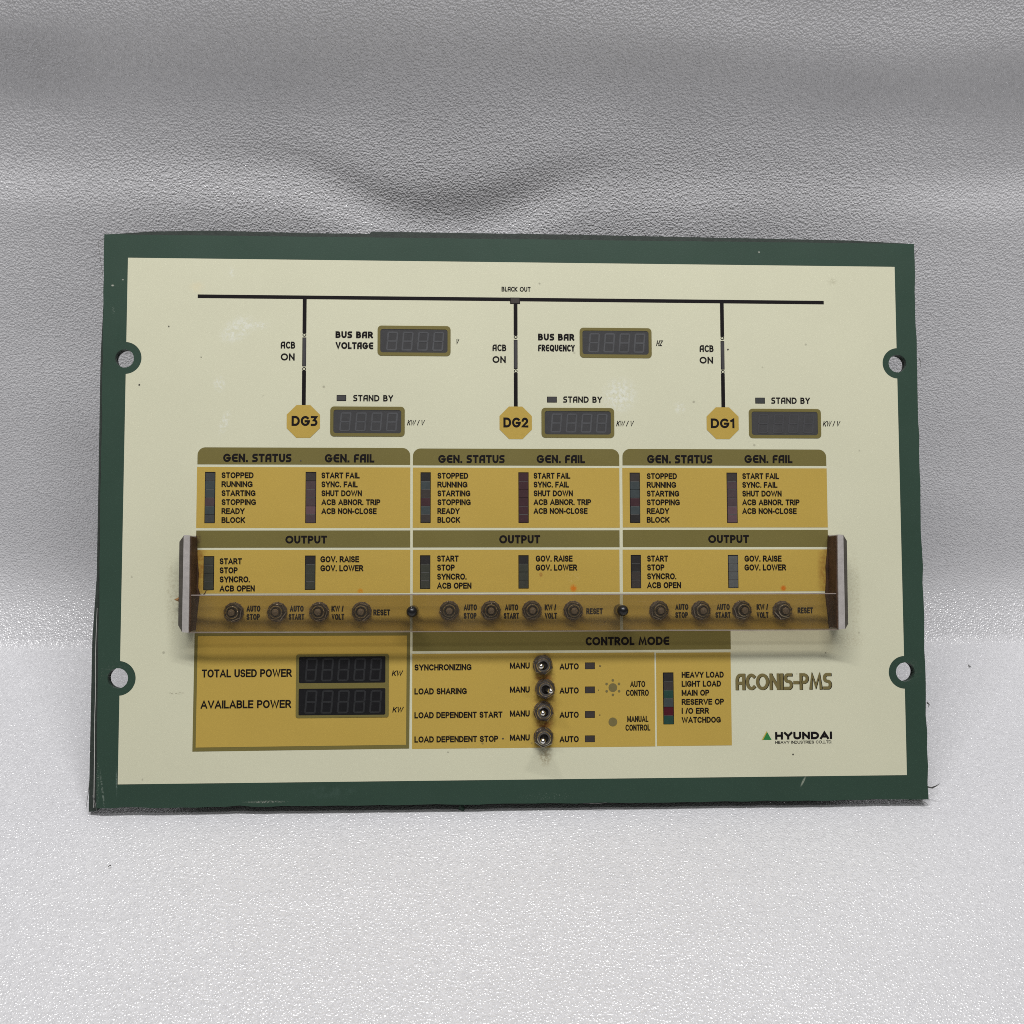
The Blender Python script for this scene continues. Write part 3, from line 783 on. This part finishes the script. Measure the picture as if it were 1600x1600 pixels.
def indicator_bar(name, x0, x1, y0, y1, cols):
    b = box(x0, y0, x1, y1)
    g = Geo(); g.rect(b, W3)
    f = g.build(name, M['ink'], root)
    n = len(cols); hh = (b[3] - b[1] - 1.0 * PXM) / n
    for i, c in enumerate(cols):
        top = b[3] - 0.5 * PXM - i * hh
        g = Geo(); g.cur = 0
        q0, q1, q2, q3 = b[0] + 0.9 * PXM, top - hh + 0.15 * PXM, b[2] - 0.9 * PXM, top - 0.9 * PXM
        g.slab([[(q0, q1), (q2, q1), (q2, q3), (q0, q3)]], W3 + 1e-5, W4 + 0.00012)
        g.cur = 1
        if i: g.rect((b[0] + 1.3 * PXM, top - 0.8 * PXM, b[2] - 1.3 * PXM, top + 0.1 * PXM), W4)  # pale strip paints a glint into the gap between segments
        g.build('indicator_segment', [M[c], M['led_gap_glint'] if random.random() < 0.8 else M[c]], f)

def span(pa, pb, ya, yb, h=0.0):
    """box with a left and right x taken at its mid height"""
    return box(pa, ya, pb, yb, h)
for si, S_ in enumerate(secs):
    x, y = S_['x'], S_['y']
    g = Geo()
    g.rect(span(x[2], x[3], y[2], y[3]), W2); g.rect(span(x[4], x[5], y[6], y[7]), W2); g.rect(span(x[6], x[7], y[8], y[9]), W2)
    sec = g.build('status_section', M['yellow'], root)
    g = Geo()
    g.flat([round_rect(span(x[0], x[1], y[0], y[1]), 12 * PXM, 8, (0, 0, 1, 1))], W2)
    g.rect(span(x[4], x[5], y[4], y[5]), W2)
    g.build('heading_band', M['olive'], sec)
    a = S_['st']; caption('heading', sec, M['ink'], display_text, 'GEN. STATUS', a[0], a[2], a[1], a[3], W3, t=0.215, gap=0.11)
    a = S_['fl']; caption('heading', sec, M['ink'], display_text, 'GEN. FAIL', a[0], a[2], a[1], a[3], W3, t=0.215, gap=0.11)
    a = S_['out']; caption('heading', sec, M['ink'], display_text, 'OUTPUT', a[0], a[2], a[1], a[3], W3, t=0.22, gap=0.11)
    for key, words_, hh in (('l', ('STOPPED', 'RUNNING', 'STARTING', 'STOPPING', 'READY', 'BLOCK'), 9.0), ('f', ('START FAIL', 'SYNC. FAIL', 'SHUT DOWN', 'ACB ABNOR. TRIP', 'ACB NON-CLOSE'), 9.0),
                            ('o', ('START', 'STOP', 'SYNCRO.', 'ACB OPEN'), 9.3), ('g', ('GOV. RAISE', 'GOV. LOWER'), 9.4)):
        a = S_[key]
        for i, (s, xe) in enumerate(zip(words_, a[3] if len(a) > 3 and isinstance(a[3], tuple) else ())):
            caption('caption', sec, M['ink'], label_text, s, a[0], a[1] + i * a[2], xe, a[1] + hh + i * a[2], W4)
    bt = ((385.3, 407, 385.2, 406.2, 453, 474.6, 451, 475.6, 518, 537, 518, 538, 583.4, 609.6, 946.3, 959.2, 952.2), (724.5, 745.2, 724.5, 744.6, 789, 809.6, 787, 811, 851, 869, 851, 870.3, 916, 941.6, 944.3, 957.5, 950.3), (1055, 1075.3, 1055, 1074.8, 1119.6, 1140, 1117.6, 1141.4, 1182, 1200, 1182, 1200.6, 1246, 1270, 943.6, 956.3, 949))[si]
    for s, k, r in (('AUTO', 0, 14), ('STOP', 2, 15), ('AUTO', 4, 14), ('START', 6, 15), ('KW /', 8, 14), ('VOLT', 10, 15), ('RESET', 12, 16)):
        caption('caption', sec, M['ink'], label_text, s, bt[k], bt[r], bt[k + 1], bt[r] + 9.2, W4)
    for (xa, xb, ya, yb), cols in zip(S_['b'], S_['c']):
        indicator_bar('indicator_bar', xa, xb, ya, yb, cols)

# power section
g = Geo(); g.flat([[tuple(P(x, y).xy) for x, y in ((300.6, 1174.4), (639.4, 1169.6), (641, 987.5), (304.2, 989))]], W2)
pw = g.build('power_section', M['olive'], root)
g = Geo(); g.flat([[tuple(P(x, y).xy) for x, y in ((305.8, 1168), (634.4, 1163.6), (635.8, 993), (309.2, 994))]], W3)
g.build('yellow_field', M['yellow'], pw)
for s, *bx in (('TOTAL USED POWER', 315.5, 1045.6, 456, 1058, W4, 0.19), ('AVAILABLE POWER', 313.6, 1094, 455, 1106.6, W4, 0.19), ('KW', 612, 1047.6, 630, 1056.2, W4, 0.17, 0.22), ('KW', 613, 1104.4, 631, 1113, W4, 0.17, 0.22)):
    caption('caption', pw, M['ink'], label_text, s, *bx)
display((462.6, 1022, 607.6, 1121), [(467.4, 1025.6, 602.3, 1067), (466.7, 1075.6, 602.2, 1117.2)], True,
        [(E8,) * 5, (E8,) * 5])

# control mode section
g = Geo()
g.rect(box(644, 1020.5, 1023.2, 1168.2), W2); g.rect(box(1025.6, 1019.6, 1142.4, 1165.2), W2)
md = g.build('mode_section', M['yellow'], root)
g = Geo(); g.rect(box(644.6, 985.5, 1141.6, 1016), W2); g.build('heading_band', M['olive'], md)
g = Geo(); display_text(g, 'CONTROL MODE', 915, 995, 1045.6, 1008, W3, t=0.215, gap=0.10); g.build('heading_lettering', M['ink'], md)
for s, xe, y in (('SYNCHRONIZING', 736.8, 1037.8), ('LOAD SHARING', 729.5, 1075.2), ('LOAD DEPENDENT START', 785, 1112.2), ('LOAD DEPENDENT STOP', 778.4, 1150)):
    caption('caption', md, M['ink'], label_text, s, 647.6, y, xe, y + 9.4, W4, 0.20)
for y in (1035.2, 1072.6, 1110, 1147.6): caption('caption', md, M['ink'], label_text, 'MANU', 796.8, y, 827.6, y + 9.4, W4, 0.20)
for y in (1036.4, 1074, 1112, 1150): caption('caption', md, M['ink'], label_text, 'AUTO', 874.3, y, 904.2, y + 9.4, W4, 0.20)
for s, *bx in (('AUTO', 984.5, 1064, 1008, 1073.3), ('CONTRO', 978, 1077.6, 1013.6, 1087), ('MANUAL', 980, 1118.6, 1013, 1127.8), ('CONTROL', 977.2, 1132, 1016, 1141.4)):
    caption('caption', md, M['ink'], label_text, s, *bx, W4, 0.17)
for i, (s, xe) in enumerate((('HEAVY LOAD', 1130.6), ('LIGHT LOAD', 1126.4), ('MAIN OP', 1108), ('RESERVE OP', 1131), ('I /O ERR', 1107.6), ('WATCHDOG', 1126.2))):
    caption('caption', md, M['ink'], label_text, s, 1065, 1049.5 + i * 14.1, xe, 1058.6 + i * 14.1, W4, 0.20)
g = Geo()
c = P(957.5, 1074.3); g.flat([circle(c, 6.7 * PXM, 32)], W3)
for k in range(6):
    a = R(30 + 60 * k); g.flat([circle((c.x + 11.2 * PXM * math.cos(a), c.y + 11.2 * PXM * math.sin(a)), 2.0 * PXM, 14)], W3)
g.build('auto_symbol', M['bronze_ink'], md)
g = Geo(); g.flat([circle(P(957.5, 1128), 6.8 * PXM, 32)], W3); g.build('manual_symbol', M['bronze_ink'], md)
indicator_bar('indicator_bar', 1036, 1052.6, 1050.6, 1131.6, ('led_dark', 'led_umber', 'led_teal', 'led_slate', 'led_red', 'led_teal'))

# lower right marks
g = Geo(); display_text(g, 'ACONIS-PMS', 1149, 1052, 1299, 1077.6, W2, t=0.165, gap=0.06, dx=1.1 * PXM, dy=-0.5 * PXM)
nm = g.build('product_lettering', M['ink'], root)
g = Geo(); display_text(g, 'ACONIS-PMS', 1149, 1052, 1299, 1077.6, W3 + 2e-5, t=0.165, gap=0.06)
g.build('front_lettering', M['bronze_ink'], nm)
g = Geo(); g.flat([[tuple(P(x, y).xy) for x, y in ((1190.2, 1156), (1205.6, 1156), (1197.8, 1142.4))]], W2)
lg = g.build('maker_mark', M['logo_green'], root)
g = Geo(); g.flat([[tuple(P(x, y).xy) for x, y in ((1190.2, 1156), (1192.2, 1156), (1198.4, 1144), (1197.8, 1142.4))]], W3); g.build('triangle_edge', M['logo_yellow'], lg)
caption('lettering', lg, M['ink'], label_text, 'HYUNDAI', 1211, 1143.3, 1300, 1155.2, W2, 0.30, gap=0.10)
caption('lettering', lg, M['ink'], label_text, 'HEAVY INDUSTRIES CO.,LTD.', 1211.2, 1157.2, 1300, 1161.8, W2, 0.18)

# ------------------------------------------------------------------ switches
def push_button(x, y, spin):
    c = P(x, y, 0.004)
    o = bpy.data.objects.new('push_button', None); scene.collection.objects.link(o); o.empty_display_size = 0.004
    o.parent = root; o.location = (c.x, c.y, W3); o.rotation_euler = (0, 0, R(spin))
    g = Geo(); g.lathe([(0.0042, 0), (0.0042, 0.0005), (0.0040, 0.0007), (0.0026, 0.0007)], 32, cap=False)
    for k in range(12):
        a = 2 * math.pi * k / 12; g.lathe([(0.0003, 0), (0.0003, 0.0007), (0.0002, 0.0008)], 6, c=(0.0041 * math.cos(a), 0.0041 * math.sin(a)))
    g.build('lock_washer', M['steel_dark'], o)
    g = Geo(); g.lathe([(0.0041, 0.0007), (0.0041, 0.0022), (0.0037, 0.0026), (0.0024, 0.0026)], sides=6, cap=False)
    g.build('hex_nut', M['steel'], o)
    g = Geo(); g.lathe([(0.0027, 0.0008), (0.0027, 0.0040), (0.0024, 0.0044), (0.0020, 0.0044), (0.0018, 0.0041), (0.0016, 0.0030)], 32, cap=True)
    g.build('bushing', M['nickel'], o, smooth=False)
    g = Geo(); g.lathe([(0.0014, 0.0020), (0.0014, 0.0058), (0.0012, 0.0062), (0.0004, 0.0063)], 24)
    g.build('plunger', M['plunger'], o)
for (x, y) in ((362.5, 957), (431, 956.5), (497, 956.2), (564, 956), (702, 954.4), (767.3, 954.2), (832, 953.8), (897, 954.3), (1032, 954), (1098, 954), (1162.5, 953.6), (1226, 954)):
    push_button(x, y, random.uniform(-25, 25))

def toggle_switch(x, y, tx, ty, spin):
    c = P(x, y, 0.003)
    o = bpy.data.objects.new('toggle_switch', None); scene.collection.objects.link(o); o.empty_display_size = 0.004
    o.parent = root; o.location = (c.x, c.y, W3)
    g = Geo(); g.lathe([(0.0043, 0), (0.0043, 0.0005), (0.0028, 0.0006)], 36, cap=False)
    g.build('lock_washer', M['steel_dark'], o)
    g = Geo(); g.lathe([(0.00455, 0.0006), (0.00455, 0.0022), (0.0041, 0.0027), (0.0027, 0.0027)], sides=6, cap=False)
    n = g.build('hex_nut', M['steel'], o); n.rotation_euler = (0, 0, R(spin))
    g = Geo(); g.lathe([(0.0030, 0.0008), (0.0030, 0.0040), (0.0027, 0.0044), (0.0019, 0.0044), (0.0016, 0.0038)], 32, cap=False)
    g.build('bushing', M['nickel'], o)
    g = Geo(); g.lathe([(0.00172, 0.0036), (0.0003, 0.0034)], 24)
    g.build('bore', M['hole'], o)
    tip = P(tx, ty, 0.0125) - Vector((c.x, c.y, W3)); base = Vector((0, 0, 0.003))
    d = (tip - base)
    g = Geo()
    pr = [(0.0, 0.0008), (0.5, 0.0009), (0.8, 0.00105), (0.92, 0.00112), (0.97, 0.00098), (1.0, 0.0006), (1.015, 0.0002)]
    a = d.normalized().orthogonal().normalized(); bb = d.normalized().cross(a)
    vs, fs, n_ = [], [], 16
    for t, r in pr:
        for k in range(n_):
            an = 2 * math.pi * k / n_; vs.append(base + d * t + a * r * math.cos(an) + bb * r * math.sin(an))
    for i in range(len(pr) - 1):
        for k in range(n_):
            k2 = (k + 1) % n_; fs.append((i * n_ + k, i * n_ + k2, (i + 1) * n_ + k2, (i + 1) * n_ + k))
    fs.append(tuple((len(pr) - 1) * n_ + k for k in range(n_)))
    g.add(vs, fs); g.build('lever', M['chrome'], o, smooth=True)
for t in ((848.6, 1039.5, 845.3, 1041.3, 12), (852.4, 1077, 861.4, 1080.2, 0), (849.8, 1112.4, 848, 1114.5, 20), (849.9, 1153, 848, 1158.6, -6)):
    toggle_switch(*t)

# black bumpers that stand through the cover
bump_c = [P(x, y, 0.0122) for (x, y) in ((643.5, 955.8), (974, 954.2))]
for c in bump_c:
    g = Geo(); g.lathe([(0.0024, 0), (0.0024, 0.0100), (0.0023, 0.0112), (0.0019, 0.0122), (0.0012, 0.0129), (0.0004, 0.0132)], 28)
    g.build('rubber_bumper', M['rubber'], root, (c.x, c.y, W3), smooth=True)

# ------------------------------------------------------------------ end brackets and smoked cover
HB = 0.012
def bracket(quad, outer, side, foot):
    g = Geo()
    q = [P(x, y, HB) for x, y in quad]
    g.slab([[(p.x, p.y) for p in q]], W3, HB)
    # worn corner nicks are left to the bump; small front bevel
    f = g.build('end_bracket', M['alu'], root)
    bv = f.modifiers.new('edge', 'BEVEL'); bv.width = 0.0003; bv.segments = 2
    g = Geo(); o_ = [P(x, y, HB - 0.0006) for x, y in outer]
    g.slab([[(p.x, p.y) for p in o_]], W3, HB - 0.0006)
    k = g.build('outer_layer', M['bracket_dark'], f)
    bv = k.modifiers.new('edge', 'BEVEL'); bv.width = 0.0004; bv.segments = 2
    g = Geo(); fo = [P(x, y, 0.001) for x, y in foot]
    g.slab([[(p.x, p.y) for p in fo]], W3, 0.0012)
    g.build('foot_flange', M['rusty'], f)
    # rusty inner lining of the upright
    inn = sorted(q, key=lambda p: -p.x * side)[:2] if side < 0 else sorted(q, key=lambda p: -p.x)[:2]
    inn = sorted(inn, key=lambda p: p.y)
    e = 0.0005 * side
    g = Geo(); g.slab([[(inn[0].x, inn[0].y + 0.0006), (inn[0].x + e, inn[0].y + 0.0006), (inn[1].x + e, inn[1].y - 0.0006), (inn[1].x, inn[1].y - 0.0006)]], 0.00125, HB - 0.001)
    g.build('inner_lining', M['rusty'], f)
bracket([(287.0, 836), (296.6, 836.4), (294.4, 988.6), (284.2, 988)], [(287.0, 837), (280.3, 846.5), (278.4, 977), (284.2, 987.6)], 1,
        [(298, 837.5), (307.4, 837.5), (308, 870), (310, 895), (309, 918), (311.5, 926), (305, 985), (296, 985)])
bracket([(1308.8, 835), (1317.8, 835.6), (1320.6, 982.4), (1310.8, 983.4)], [(1317.8, 836), (1323.2, 845), (1325.2, 975), (1320.6, 983)], -1,
        [(1302, 836.5), (1294.2, 836.5), (1293.2, 860), (1290.6, 885), (1291.4, 905), (1290, 927), (1296, 981), (1304, 981)])
HC = 0.0108
cv = [P(x, y, HC) for x, y in ((297.0, 931), (1308.8, 928.4), (1310.6, 983.4), (294.8, 988))]
g = Geo()
g.slab([[(p.x, p.y) for p in reversed(cv)]] + [list(reversed(circle((c.x, c.y), 0.0025, 32))) for c in bump_c], HC - 0.0022, HC)
cover = g.build('smoked_cover', [M['acrylic']], root)
# scuffed upper and lower edges of the cover
g = Geo(); nseg = 90
for (a, b, k) in ((cv[0], cv[1], 1), (cv[3], cv[2], -1)):
    for i in range(nseg):
        if k < 0 and False: continue
        p0 = a + (b - a) * (i / nseg); p1 = a + (b - a) * ((i + 1) / nseg)
        th_ = (0.00042 if k > 0 else 0.00032)
        o1 = 0.00004 if k > 0 else 0.00004
        g.slab([[(p0.x, p0.y + k * o1), (p1.x, p1.y + k * o1), (p1.x, p1.y + k * (o1 + th_ )), (p0.x, p0.y + k * (o1 + th_))][::1 if k > 0 else -1]], HC - 0.0021, HC - 0.0001)
g.build('scuffed_edge', M['acrylic_edge'], cover)

# rust flake, crack in the film by the left bracket
c = P(276, 937, 0.004)
g = Geo(); g.add([(c.x - 0.0012, c.y, 0.0035), (c.x + 0.0014, c.y + 0.0015, 0.003), (c.x + 0.0014, c.y - 0.0013, 0.003), (c.x + 0.001, c.y, 0.0055)], [(0, 2, 3), (0, 3, 1), (1, 3, 2), (0, 1, 2)])
g.build('rust_flake', M['rust_flake'], root)
g = Geo(); q = [P(x, y, W4 + 6e-5) for x, y in ((308.5, 924), (313, 929), (317.5, 929.8), (320.5, 926), (322.5, 921.5), (330, 921), (333.6, 918))]
vs, fs = stroke_strip([p.xy for p in q], 0.0003)
g.add([(p.x, p.y, W4 + 6e-5) for p in vs], fs); g.build('film_crack', M['rusty'], root)
# dried specks on the print
for (x, y, r) in ((470, 720, 1.3), (937.3, 1040.3, 1.4), (937, 1117, 1.1), (786, 1154, 1.5), (1239, 1178.6, 1.4), (264, 510, 1.2), (218, 601, 1.5), (935, 1078, 0.9), (314.5, 558, 0.9), (1137, 546, 1.6), (700, 1175, 0.9), (1290, 1020, 0.9)):
    c = P(x, y); n = 9; g = Geo()
    g.flat([[(c.x + r * PXM * random.uniform(0.6, 1.3) * math.cos(2 * math.pi * k / n), c.y + r * PXM * random.uniform(0.5, 1.0) * math.sin(2 * math.pi * k / n)) for k in range(n)]], W4 + 3e-5)
    g.build('dried_speck', M['bracket_dark'], root)

# ------------------------------------------------------------------ crumbs on the foam
def debris(name, verts, faces, mat, loc, label, cat):
    o = link(name, mesh_of(verts, faces, name), mat, None, loc)
    o['label'] = label; o['category'] = cat
c = floor_point(721, 1265)
debris('plastic_crumb', [(-.0014, 0, 0), (.0010, -.0013, 0), (.0014, .0010, 0), (-.0006, .0022, .0004), (-.0006, .0002, .0022), (.0007, .0003, .0019)],
       [(0, 1, 4), (1, 5, 4), (1, 2, 5), (2, 3, 5), (3, 4, 5), (3, 0, 4), (0, 3, 2, 1)], M['green'], c + Vector((0, 0, .0003)), 'dark green plastic crumb on white foam just under the panel', 'crumb')
def fibre(pts, r, label):
    q = [floor_point(x, y, 0.0008) for x, y in pts]
    c = q[0].copy(); g = Geo(); g.tube([p - c for p in q], r, 6)
    o = g.build('dark_fibre', M['sliver'], None, c); o['label'] = label; o['category'] = 'fibre'
fibre([(169.5, 1354), (171.5, 1352.5), (173.5, 1352)], 0.00025, 'short dark fibre on the foam in front of the panel, towards its left corner')
fibre([(1513, 1039), (1515, 1041), (1516.5, 1042)], 0.00025, 'short dark fibre on the foam beside the right edge of the panel')
